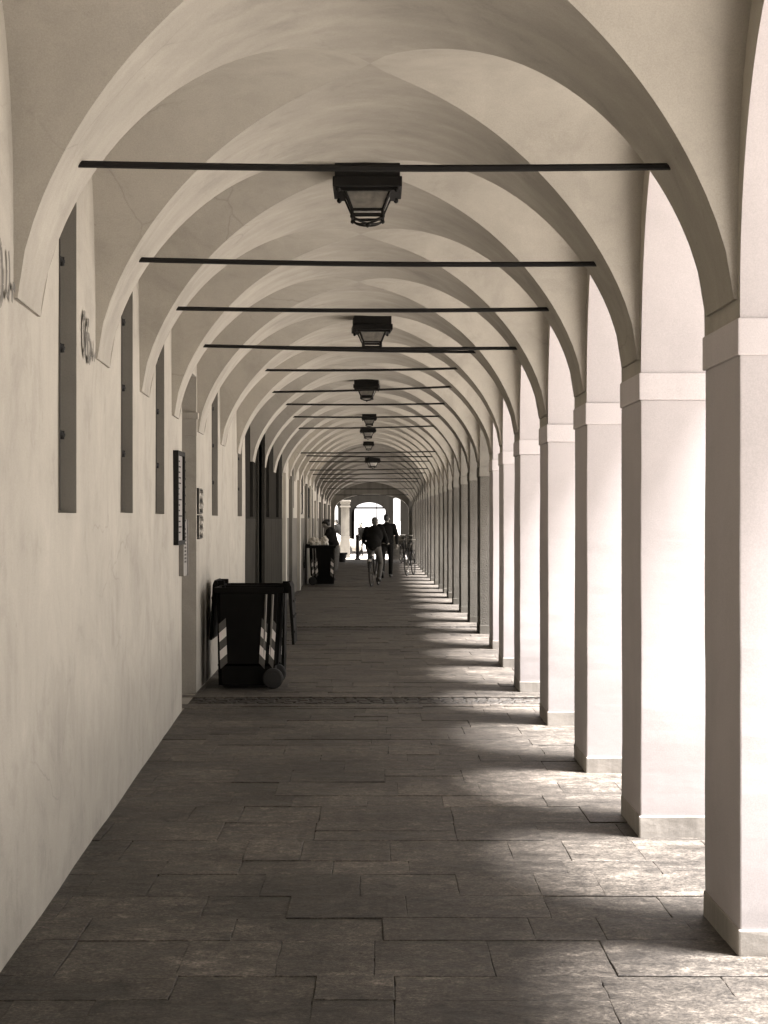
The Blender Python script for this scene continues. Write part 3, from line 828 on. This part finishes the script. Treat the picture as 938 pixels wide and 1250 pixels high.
# ------------------------------------------------------------------ bicycles
def make_bike(basket=True):
    t = thing('bicycle', '', 'bicycle')
    ra, fa = Vector((0, -.52, .34)), Vector((0, .56, .34))
    for c_ in (ra, fa):
        bm = B(); tube(bm, circle(c_, .325, 32), .019, seg=8, close=True); w = mk('wheel', bm, M['rubber'], t, smooth=True)
        bm = B(); tube(bm, circle(c_, .302, 32), .011, seg=6, close=True); mk('rim', bm, M['chrome'], w, smooth=True)
        bm = B()
        for k in range(18):
            a = 2*PI*k/18; s = .02*(-1)**k
            tube(bm, [(c_.x+s, c_.y+.02*math.cos(a+.5), c_.z+.02*math.sin(a+.5)), (c_.x, c_.y+.3*math.cos(a), c_.z+.3*math.sin(a))], .0022, seg=4)
        tube(bm, [(-.05, c_.y, c_.z), (.05, c_.y, c_.z)], .02, seg=8)
        mk('spokes', bm, M['chrome'], w)
    bb = Vector((0, -.08, .29)); st = Vector((0, -.24, .80)); h0 = Vector((0, .40, .60)); h1 = Vector((0, .345, .82))
    bm = B()
    tube(bm, [bb, st], .016); tube(bm, [bb, (0, .15, .36), h0], .018); tube(bm, [st-Vector((0, 0, .12)), (0, .1, .62), h1-Vector((0, 0, .03))], .015); tube(bm, [h0, h1], .02)
    for s in (-1, 1):
        tube(bm, [(s*.02, bb.y, bb.z), (s*.055, ra.y, ra.z)], .010); tube(bm, [(s*.015, st.y, st.z-.05), (s*.055, ra.y, ra.z)], .009)
        tube(bm, [(s*.03, h0.y+.01, h0.z-.04), (s*.05, fa.y, fa.z)], .011)
    mk('frame', bm, M['iron'], t, smooth=True)
    bm = B()
    for c_ in (ra, fa): 
        pts = circle(c_, .362, 14, a0=.25 if c_ is fa else .35, a1=PI*.98, closed=False)
        tube(bm, pts, .022, seg=6)
    mk('mudguard', bm, M['iron'], t, smooth=True)
    bm = B(); tube(bm, [h1, (0, .32, .98), (0, .34, 1.04)], .012)
    tube(bm, [(-.28, .14, 1.04), (-.26, .24, 1.05), (-.1, .34, 1.05), (.1, .34, 1.05), (.26, .24, 1.05), (.28, .14, 1.04)], .011)
    hb = mk('handlebar', bm, M['chrome'], t, smooth=True)
    bm = B()
    for s in (-1, 1): tube(bm, [(s*.28, .10, 1.04), (s*.277, .20, 1.045)], .017)
    mk('grips', bm, M['rubber'], hb)
    bm = B(); tube(bm, [st, (0, -.262, .90)], .011)
    lathe(bm, [(.02, .9), (.05, .905), (.05, .93), (.02, .945)], 0, -.27, 0, seg=10)
    sb = B(); sb.free()
    for v in bm.verts: pass
    mk('seat_post', bm, M['chrome'], t)
    bm = B(); bmesh.ops.create_uvsphere(bm, u_segments=16, v_segments=8, radius=1)
    for v in bm.verts:
        k = .10 if v.co.y < 0 else .10-.075*v.co.y
        v.co = Vector((v.co.x*k, -.27+v.co.y*.135, .945+v.co.z*.03))
    mk('saddle', bm, M['rubber'], t, smooth=True)
    bm = B(); lathe(bm, [(.085, -.003), (.085, .003)], .045, bb.y, bb.z, seg=24, axis='X')
    tube(bm, [(.06, bb.y, bb.z), (.075, bb.y, bb.z-.17)], .009); tube(bm, [(-.06, bb.y, bb.z), (-.075, bb.y, bb.z+.17)], .009)
    tube(bm, [(-.06, bb.y, bb.z), (.06, bb.y, bb.z)], .015)
    cr = mk('crankset', bm, M['chrome'], t)
    bm = B(); box(bm, .075, .165, bb.y-.04, bb.y+.04, bb.z-.182, bb.z-.16); box(bm, -.165, -.075, bb.y-.04, bb.y+.04, bb.z+.16, bb.z+.182); mk('pedals', bm, M['rubber'], cr)
    bm = B()
    for s in (-1, 1):
        tube(bm, [(s*.06, -.30, .72), (s*.06, -.72, .73)], .006); tube(bm, [(s*.06, -.66, .73), (s*.055, ra.y, ra.z)], .005)
    for y in (-.34, -.46, -.58, -.70): tube(bm, [(-.06, y, .725), (.06, y, .725)], .005)
    mk('rack', bm, M['iron'], t)
    bm = B(); box(bm, -.03, .03, -.765, -.74, .62, .68, bev=.008); mk('reflector', bm, M['tape'], t)
    if basket:
        bm = B()
        for k in range(6):
            z = .80+.042*k; w = .12+.012*k
            tube(bm, [(-w, .42, z), (w, .42, z), (w, .60+.01*k, z), (-w, .60+.01*k, z)], .006, seg=5, close=True)
        for k in range(9):
            xx = -.12+.03*k
            for yy, y2 in ((.42, .42), (.60, .65)): tube(bm, [(xx, yy, .80), (xx*1.4, y2, 1.01)], .005, seg=4)
        box(bm, -.12, .12, .42, .60, .792, .80)
        mk('basket', bm, M['iron'], t)
    return t
bk1 = make_bike(False)
bk1.location = (-.045, 40.7, 0); bk1.rotation_euler = (0, 0, -.16)
bk1['label'] = 'bicycle ridden away down the middle of the arcade by the man in a black jacket'
bk2 = make_bike(True)
bk2.location = (1.0, 48.4, 0); bk2.rotation_euler = (0, .06, PI-.20)
bk2['label'] = 'parked bicycle with wire front basket against the piers, nearer of the two parked ones'; bk2['group'] = 'bicycles parked by the piers'
bk3 = copy_tree(bk2); bk3.location = (1.02, 61.6, 0); bk3.rotation_euler = (0, -.04, PI+.16)
bk3['label'] = 'parked bicycle farther down by the piers, behind the basket bicycle'

# ------------------------------------------------------------------ people (voxel-joined bodies)
def blob(name, caps, mat, parent, vox=.012, smooth=4):
    """caps: (p, q, r0, r1) tapered limbs or ('e', centre, (rx,ry,rz)) ellipsoids, fused to ONE continuous surface"""
    bm = B()
    for c_ in caps:
        if c_[0] == 'e':
            n0 = set(bm.verts); bmesh.ops.create_uvsphere(bm, u_segments=20, v_segments=12, radius=1)
            rot = c_[3] if len(c_) > 3 else None
            for v in bm.verts:
                if v not in n0:
                    q = Vector((v.co.x*c_[2][0], v.co.y*c_[2][1], v.co.z*c_[2][2]))
                    if rot: q.rotate(rot)
                    v.co = Vector(c_[1])+q
        else:
            p, q, r0, r1 = c_; p = Vector(p); q = Vector(q); d = (q-p); L_ = d.length; d.normalize()
            pts = []; rs = []
            for k in range(5):
                a = -PI/2+PI/2*k/4; pts.append(p+d*r0*math.sin(a)*.98); rs.append(max(.0015, r0*math.cos(a)))
            for k in range(5):
                a = PI/2*k/4; pts.append(q+d*r1*math.sin(a)*.98); rs.append(max(.0015, r1*math.cos(a)))
            tube(bm, pts, rs, seg=14)
    me = bpy.data.meshes.new(name); bm.to_mesh(me); bm.free()
    o = bpy.data.objects.new(name, me); C.objects.link(o)
    r = o.modifiers.new('r', 'REMESH'); r.mode = 'VOXEL'; r.voxel_size = vox; r.use_smooth_shade = True
    s = o.modifiers.new('s', 'SMOOTH'); s.factor = .5; s.iterations = smooth
    dg = bpy.context.evaluated_depsgraph_get(); ev = o.evaluated_get(dg)
    m2 = bpy.data.meshes.new_from_object(ev); m2.name = name
    o.modifiers.clear(); o.data = m2; m2.materials.clear(); m2.materials.append(mat)
    for p in m2.polygons: p.use_smooth = True
    if parent: o.parent = parent
    return o
def hand_caps(w, d, side, curl=.3):
    """palm, four unequal fingers with a knuckle bend, and thumb from wrist w along direction d"""
    w = Vector(w); d = Vector(d).normalized(); up = Vector((0, 0, 1)) if abs(d.z) < .8 else Vector((0, 1, 0))
    s = d.cross(up).normalized()*side; n = s.cross(d).normalized()*side
    if n.z > 0: n = -n
    caps = [(w, w+d*.045, .022, .026), ('e', tuple(w+d*.055), (.03, .03, .022))]
    for k, ln in enumerate((.065, .075, .07, .055)):
        b0 = w+d*.075+s*(.027-.018*k); b1 = b0+d*ln*.55+n*ln*curl*.3; b2_ = b1+d*ln*.35+n*ln*curl*1.2
        caps += [(b0-d*.02, b1, .009, .0085), (b1, b2_, .0085, .007)]
    t0 = w+d*.03+s*.02; t1 = t0+s*.025+d*.025; t2 = t1+d*.03+n*.012
    caps += [(t0, t1, .011, .010), (t1, t2, .010, .008)]
    return caps
def person(label, loc, rotz, J, cloth, hair='short', skirt=False, bare=False, sc=1.0):
    """J: joints; forward is +Y"""
    t = thing('person', label, 'person', loc, rotz)
    t.scale = (sc, sc, sc)
    V_ = {k: Vector(v) for k, v in J.items()}
    hd = V_['head']; fw = V_['face'].normalized(); up = V_.get('hup', Vector((0, 0, 1))); sd = fw.cross(up).normalized()
    rot = Matrix((sd, fw, up)).transposed().to_quaternion() 
    def H(x, y, z): return tuple(hd+sd*x+fw*y+up*z)
    sk = [('e', tuple(hd+up*.02), (.075, .095, .105), rot), (H(0, .02, -.05), H(0, .055, -.085), .055, .032), (tuple(V_['neck']), H(0, -.015, -.05), .055, .05),
          (H(0, .09, .01), H(0, .108, -.02), .008, .014), ('e', H(.076, 0, -.01), (.012, .02, .03), rot), ('e', H(-.076, 0, -.01), (.012, .02, .03), rot),
          (H(-.025, .083, -.055), H(.025, .083, -.055), .009, .009),
          (tuple(V_['pelvis']), tuple(V_['chest']), .12, .125), (tuple(V_['chest']), tuple(V_['neck']), .10, .055)]
    for s in 'LR':
        sh, el, wr, hp, kn, an, toe = (V_[k+s] for k in ('sh', 'el', 'wr', 'hip', 'kn', 'an', 'toe'))
        sk += [(V_['chest']+Vector((0, 0, .08)), sh, .08, .052), (sh, el, .047, .036), (el, wr, .037, .024), (V_['pelvis'], hp, .11, .085), (hp, kn, .082, .052), (kn, an, .052, .033), (an, toe, .034, .024)]
        sk += hand_caps(wr, V_.get('hd'+s, wr-el), 1 if s == 'R' else -1)
    body = blob('body', sk, M['skin'], t, vox=.0085, smooth=2)
    # top garment
    g = [(V_['pelvis']+Vector((0, 0, .02)), V_['chest'], .155, .165), ('e', tuple(V_['chest']-Vector((0, 0, .02))), (.225, .155, .27)), ('e', tuple(V_['pelvis']+Vector((0, 0, .06))), (.175, .15, .13)), (V_['chest'], V_['chest']+Vector((0, 0, .10)), .16, .11), (V_['chest']+Vector((0, 0, .1)), V_['neck'], .10, .062)]
    for s in 'LR':
        sh, el, wr = V_['sh'+s], V_['el'+s], V_['wr'+s]
        g += [(V_['chest']+Vector((0, 0, .04)), sh, .12, .075), (V_['chest'], V_['pelvis'].lerp(V_['hip'+s], .8)+Vector((0, 0, .06)), .13, .125)]
        if bare: g += [(sh, sh.lerp(el, .35), .066, .06)]
        else: g += [(sh, el, .072, .058), (el, el.lerp(wr, .9), .058, .042)]
    blob('jacket' if not bare else 'top', g, M[cloth[0]], t, vox=.014, smooth=3)
    g = []
    if skirt:
        g = [(V_['pelvis'], V_['pelvis']-Vector((0, 0, .12)), .16, .17), (V_['pelvis']-Vector((0, 0, .1)), (V_['knL']+V_['knR'])/2-Vector((0, 0, .08)), .17, .17)]
        blob('skirt', g, M[cloth[1]], t, vox=.014)
    else:
        for s in 'LR':
            hp, kn, an = V_['hip'+s], V_['kn'+s], V_['an'+s]
            g += [(V_['pelvis'], hp, .135, .105), (hp, kn, .103, .068), (kn, an+(kn-an)*.08, .068, .056)]
        blob('trousers', g, M[cloth[1]], t, vox=.013)
    for s in 'LR':
        an, toe = V_['an'+s], V_['toe'+s]; dn = Vector((0, 0, -.035))
        bk = an+(an-toe).normalized()*.05+dn*.8
        blob('shoe', [(bk, toe+dn*.3, .042, .04), (an, an+dn, .045, .045), (toe+dn*.3, toe+(toe-an).normalized()*.04+dn*.3, .04, .032)], M['shoe'], t, vox=.01)
    hm = M['greyhair'] if hair == 'grey' else M['hair']
    hc = [('e', H(0, -.022, .045), (.082, .09, .088), rot), ('e', H(0, -.05, -.01), (.076, .055, .07), rot)]
    if hair == 'bun': hc += [('e', H(0, -.115, .05), (.045, .04, .045), rot), ('e', H(0, .03, .085), (.07, .06, .04), rot)]
    blob('hair', hc, hm, t, vox=.01)
    for s in (-1, 1):
        bm = B(); bmesh.ops.create_uvsphere(bm, u_segments=8, v_segments=6, radius=.011)
        for v in bm.verts: v.co += Vector(H(s*.032, .083, .015))
        mk('eye', bm, M['void'], t, smooth=True)
    return t
# cyclist, riding away
cyc = dict(head=(0, .02, 1.575), face=(0, 1, -.1), neck=(0, -.04, 1.47), chest=(0, -.13, 1.26), pelvis=(0, -.27, 1.0),
    shL=(-.19, -.09, 1.41), elL=(-.275, -.05, 1.16), wrL=(-.28, .12, 1.06), hdL=(0, 1, -.1), shR=(.19, -.09, 1.41), elR=(.29, -.06, 1.16), wrR=(.285, .12, 1.06), hdR=(0, 1, -.1),
    hipL=(-.1, -.24, .96), knL=(-.14, .16, .84), anL=(-.125, -.10, .53), toeL=(-.125, .04, .50), hipR=(.1, -.24, .96), knR=(.14, .06, .56), anR=(.125, -.12, .20), toeR=(.125, .02, .16))
pc_ = person('man in black jacket and grey trousers riding the bicycle away, seen from behind', (-.045, 40.7, 0), -.16, cyc, ('jacket', 'trousers'), 'grey')
walk = dict(head=(0, .02, 1.66), face=(.1, 1, -.08), neck=(0, -.02, 1.53), chest=(0, -.02, 1.30), pelvis=(0, 0, .98),
    shL=(-.20, -.02, 1.46), elL=(-.285, .0, 1.18), wrL=(-.27, .17, .97), hdL=(.1, .5, -.8), shR=(.20, -.02, 1.46), elR=(.29, -.09, 1.18), wrR=(.29, -.03, .94), hdR=(0, .2, -1),
    hipL=(-.1, 0, .93), knL=(-.105, -.06, .50), anL=(-.10, -.32, .16), toeL=(-.10, -.22, .06), hipR=(.1, 0, .93), knR=(.11, .17, .50), anR=(.10, .22, .08), toeR=(.115, .36, .05))
person('tall man in dark coat walking just beyond the cyclist, to the right', (.28, 46.0, .012), -.05, walk, ('jacket', 'blacktr'), 'short')
wom = dict(head=(0, .16, 1.50), face=(0, .85, -.55), hup=(0, .55, .85), neck=(0, .07, 1.39), chest=(0, .03, 1.19), pelvis=(0, -.04, .92),
    shL=(-.17, .04, 1.33), elL=(-.22, .16, 1.08), wrL=(-.16, .38, 1.10), hdL=(.1, 1, -.1), shR=(.17, .04, 1.33), elR=(.22, .17, 1.08), wrR=(.14, .40, 1.08), hdR=(-.1, 1, -.1),
    hipL=(-.09, -.04, .87), knL=(-.10, -.02, .48), anL=(-.09, -.05, .09), toeL=(-.10, .08, .05), hipR=(.09, -.04, .87), knR=(.09, .03, .48), anR=(.08, .03, .09), toeR=(.08, .16, .05))
person('woman with pinned-up dark hair in short-sleeved top and skirt behind the far bin', (-1.17, 43.0, .012), 1.25, wom, ('jacket', 'skirt'), 'bun', skirt=True, bare=True)
stand = dict(walk); stand.update(knL=(-.10, .02, .50), anL=(-.10, -.02, .08), toeL=(-.12, .12, .05), knR=(.10, .02, .50), anR=(.10, -.02, .08), toeR=(.12, .12, .05), wrL=(-.26, .10, .93), wrR=(.28, .08, .93))
person('dark figure standing in the cross street beyond the bollard', (-.76, 79.0, -.13), 2.2, stand, ('jacket', 'blacktr'), 'short', sc=.92)
person('small dark figure seen in the bright gap left of the pale stone pillar', (-1.95, 80.5, -.13), 1.2, stand, ('jacket', 'trousers'), 'short')

# bag on the distant bin
bm = B(); bmesh.ops.create_icosphere(bm, subdivisions=4, radius=1)
for v in bm.verts:
    n_ = noise.noise(v.co*2.3)*.22+noise.noise(v.co*6)*.08
    v.co = v.co*(1+n_); v.co = Vector((v.co.x*.16, v.co.y*.13, max(-.1, v.co.z*.15)))
    if v.co.z > .08: v.co.x *= 1+.8*(v.co.z-.08)*4
o = mk('plastic_bag', bm, M['paper']); o.location = (-1.57, 41.25, 1.04); tag(o, 'crumpled pale bag standing on the distant wheelie bin', 'bag')
bm = B(); bmesh.ops.create_icosphere(bm, subdivisions=4, radius=1)
for v in bm.verts:
    n_ = noise.noise(v.co*2.9+Vector((5, 0, 0)))*.25; v.co = v.co*(1+n_); v.co = Vector((v.co.x*.11, v.co.y*.13, max(-.08, v.co.z*.17)))
o = mk('paper_sack', bm, M['paper']); o.location = (-1.32, 41.35, 1.05); tag(o, 'smaller pale sack beside the crumpled bag on the distant bin', 'sack')
# top board across distant bin so that the bags rest on something: its own closed lid
bm = B(); box(bm, -.34, .34, -.29, .29, .986, 1.0, bev=.005); 
lidc = mk('inner_lid', bm, M['plastic'], b3)

# bollard, planter, cabinet
t = thing('bollard', 'black iron bollard at the end of the arcade, left of the cyclist', 'bollard', (-.78, 66.9, -.01))
bm = B(); lathe(bm, [(.11, 0), (.11, .06), (.075, .09), (.07, .85), (.08, .87), (.08, .90), (.07, .92)], seg=20); mk('post', bm, M['iron'], t)
bm = B(); lathe(bm, [(.07, .92), (.09, .94), (.09, .99), (.06, 1.04), (.01, 1.06)], seg=20); mk('cap', bm, M['iron'], t)
t = thing('planter', 'low dark round planter tub at the foot of the left wall, near the street', 'planter', (-1.33, 63.4, 0))
bm = B(); lathe(bm, [(.11, 0), (.12, .03), (.17, .28), (.20, .31), (.20, .36), (.17, .36), (.15, .30)], seg=24); mk('tub', bm, M['rubber'], t)
bm = B(); lathe(bm, [(.01, .31), (.155, .31), (.15, .325), (.01, .335)], seg=24); mk('soil', bm, M['mortar'], t)
t = thing('street_cabinet', 'waist-high grey slatted tub standing at the arcade end, right of the walkers', 'cabinet', (.80, 67.3, -.014))
bm = B()
for k in range(7):
    w = .27+.012*k; box(bm, -w, w, -.25, .25, .02+.14*k, .15+.14*k, bev=.01)
mk('body', bm, M['dado'], t)
bm = B(); box(bm, -.38, .38, -.29, .29, 1.0, 1.03, bev=.006); mk('top', bm, M['grey'], t)

# ------------------------------------------------------------------ across the street: stone pillar, arcade mouth, car
t = thing('stone_pillar', 'pale quoined stone pillar with carved capital across the street, seen through the end arch', 'pillar', (-1.46, 76.0, -.14))
bm = B(); 
box(bm, -.22, .22, -.22, .22, 0, 1.0, bev=.01); box(bm, -.19, .19, -.19, .19, 1.0, 2.35, bev=.01)
mk('shaft', bm, M['stone'], t)
bm = B(); box(bm, -.24, .24, -.24, .24, 2.35, 2.42, bev=.01)
for k in range(3): box(bm, -.20-.03*k, .20+.03*k, -.20-.03*k, .20+.03*k, 2.42+.09*k, 2.50+.09*k, bev=.015)
box(bm, -.24, .24, -.24, .24, -.0, .10, bev=.01)
mk('capital', bm, M['dado'], t)
# second arcade across the street
t = thing('arcade_building', 'arcade building across the street with arched mouth, at the vanishing end', 'building', (0, 84, -.14))
def archwall(y, th, ops, x0, x1, zt, mat, parent, nm='wall'):
    """wall across the view with arched openings (xa, xb, zspring, rise, zbottom)"""
    bm = B(); xs = x0
    for (xa, xb, zs, rs, zb) in ops:
        if xa > xs: box(bm, xs, xa, y, y+th, -.14, zt)
        if zb > -.14: box(bm, xa+.001, xb-.001, y, y+th, -.14, zb)
        K = 16; c_ = (xa+xb)/2; a = (xb-xa)/2
        pp = [(c_-a*math.cos(PI*k/K), zs+rs*math.sin(PI*k/K)) for k in range(K+1)]
        for (u, zu), (v, zv) in zip(pp, pp[1:]):
            face(bm, [(u, y, zu), (v, y, zv), (v, y, zt), (u, y, zt)]); face(bm, [(u, y+th, zu), (u, y+th, zt), (v, y+th, zt), (v, y+th, zv)])
            face(bm, [(u, y, zu), (u, y+th, zu), (v, y+th, zv), (v, y, zv)])
        xs = xb
    box(bm, xs, x1, y, y+th, -.14, zt)
    return mk(nm, bm, mat, parent, world=True)
M['farshade'] = plaster('shade_toned_far_wall', .014, spec=0)  # near-black base colour stands in for shade on the far building's walls
archwall(84.0, .5, [(-3.2, -1.98, 2.2, .4, -.14), (-1.30, .52, 1.9, .62, -.14), (.86, 1.22, 2.75, .12, .75)], -12, 4.4, 8.0, M['farshade'], t)
archwall(92.0, .5, [(-3.6, -1.98, 2.3, .3, -.14), (-1.25, .5, 2.1, .55, -.14), (.9, 1.5, 2.75, .12, .5)], -12, 4.4, 6.0, M['farshade'], t, 'inner_wall')
bm = B(); box(bm, -12, 4.4, 84.5, 92, 3.3, 3.5); mk('ceiling', bm, M['dado'], t, world=True)
bm = B(); box(bm, 1.6, 1.9, 84.5, 92, -.14, 3.3); mk('side_wall', bm, M['pale'], t, world=True)
bm = B(); tube(bm, [(-1.3, 88, 2.25), (.5, 88, 2.25)], .03); box(bm, -.02, .02, 92.1, 92.14, -.14, 2.6); box(bm, -1.3, .5, 92.1, 92.15, 2.28, 2.34)
mk('glazing_bars', bm, M['iron'], t, world=True)

# car, crossing left of the bollard
def make_car():
    t = thing('parked_car', 'small pale car parked across the street, its rear showing between pillar and bollard', 'car', (-2.66, 78.2, -.136), PI)
    bm = B()
    side = [(-1.9, .28), (-1.95, .55), (-1.85, .78), (-1.05, .92), (-.45, 1.38), (.95, 1.42), (1.55, 1.05), (1.88, .95), (1.92, .5), (1.85, .28)]
    A = [bm.verts.new((x, -.78+(.12 if z > 1 else 0), z)) for x, z in side]; D = [bm.verts.new((x, .78-(.12 if z > 1 else 0), z)) for x, z in side]
    bm.faces.new(A); bm.faces.new(D[::-1])
    for k in range(len(side)): bm.faces.new((A[k], D[k], D[(k+1) % len(side)], A[(k+1) % len(side)]))
    bmesh.ops.recalc_face_normals(bm, faces=bm.faces)
    bmesh.ops.bevel(bm, geom=bm.edges[:], offset=.05, segments=2, affect='EDGES')
    mk('body', bm, M['carpaint'], t, smooth=True)
    for s in (-1, 1):
        bm = B(); y = s*.80
        q = [(-.85, .96), (-.4, 1.30), (.15, 1.33), (.15, .96)]; q2 = [(.22, .96), (.22, 1.33), (.88, 1.34), (1.3, 1.02)]
        for g in (q, q2): 
            P_ = [(x, s*(.80-.13*(z-.94)/.45), z) for x, z in g]; face(bm, P_); 
        mk('side_window', bm, M['glaze'], t)
    for x in (-1.2, 1.2):
        for s in (-1, 1):
            bm = B(); lathe(bm, [(.16, -.1), (.29, -.1), (.31, -.06), (.31, .06), (.29, .1), (.16, .1)], 0, 0, 0, seg=24, axis='X')
            for v in bm.verts: v.co = Vector((x+v.co.y, s*.72+v.co.x, .31+v.co.z))
            w = mk('wheel', bm, M['rubber'], t)
            bm = B(); lathe(bm, [(.17, -.105), (.17, .105)], 0, 0, 0, seg=16, axis='X')
            for v in bm.verts: v.co = Vector((x+v.co.y, s*.72+v.co.x, .31+v.co.z))
            mk('rim', bm, M['chrome'], w)
    for s in (-1, 1):
        bm = B(); box(bm, -1.93, -1.86, s*.62-.12, s*.62+.12, .62, .75, bev=.02); mk('headlight', bm, M['tape'], t)
        bm = B(); box(bm, 1.86, 1.93, s*.64-.07, s*.64+.07, .6, .85, bev=.02); mk('tail_light', bm, M['grey'], t)
    bm = B(); face(bm, [(-1.0, -.6, .965), (-1.0, .6, .965), (-.50, .55, 1.37), (-.50, -.55, 1.37)]); mk('windscreen', bm, M['glaze'], t)
    return t
make_car()

# ------------------------------------------------------------------ world, sun, camera
SUN_EL, SUN_AZ = math.radians(72), math.radians(107)       # azimuth clockwise from +Y
w = bpy.data.worlds.new('World'); S.world = w; w.use_nodes = True
nt = w.node_tree; bg = nt.nodes['Background']
sky = nt.nodes.new('ShaderNodeTexSky'); sky.sky_type = 'NISHITA'; sky.sun_disc = False
sky.sun_elevation = SUN_EL; sky.sun_rotation = SUN_AZ
bw = nt.nodes.new('ShaderNodeRGBToBW'); nt.links.new(sky.outputs[0], bw.inputs[0])
mx = nt.nodes.new('ShaderNodeMix'); mx.data_type = 'RGBA'; mx.blend_type = 'MULTIPLY'; mx.inputs[0].default_value = 1
nt.links.new(bw.outputs[0], mx.inputs[6]); mx.inputs[7].default_value = (1.0, .955, .93, 1)
nt.links.new(mx.outputs[2], bg.inputs['Color']); bg.inputs['Strength'].default_value = .05
sl = bpy.data.lights.new('sun', 'SUN'); sl.energy = 3.0; sl.angle = math.radians(12); sl.color = (1, .95, .945)
so = bpy.data.objects.new('sun', sl); C.objects.link(so)
d = Vector((math.sin(SUN_AZ)*math.cos(SUN_EL), math.cos(SUN_AZ)*math.cos(SUN_EL), math.sin(SUN_EL)))
so.rotation_euler = d.to_track_quat('Z', 'Y').to_euler()
cam = bpy.data.cameras.new('camera'); co = bpy.data.objects.new('camera', cam); C.objects.link(co)
co.location = (0, 0, EYE); co.rotation_euler = (PI/2, 0, 0)
cam.sensor_fit = 'VERTICAL'; cam.sensor_height = 36; cam.sensor_width = 27; cam.lens = 36*F/1250
cam.shift_x = (469-460)/1250; cam.shift_y = (634-625)/1250
cam.clip_end = 3000; cam.clip_start = .05
S.camera = co
S.view_settings.view_transform = 'Standard'; S.view_settings.look = 'None'; S.view_settings.gamma = 1
S.view_settings.exposure = 3.8
S.cycles.max_bounces = 10; S.cycles.diffuse_bounces = 6
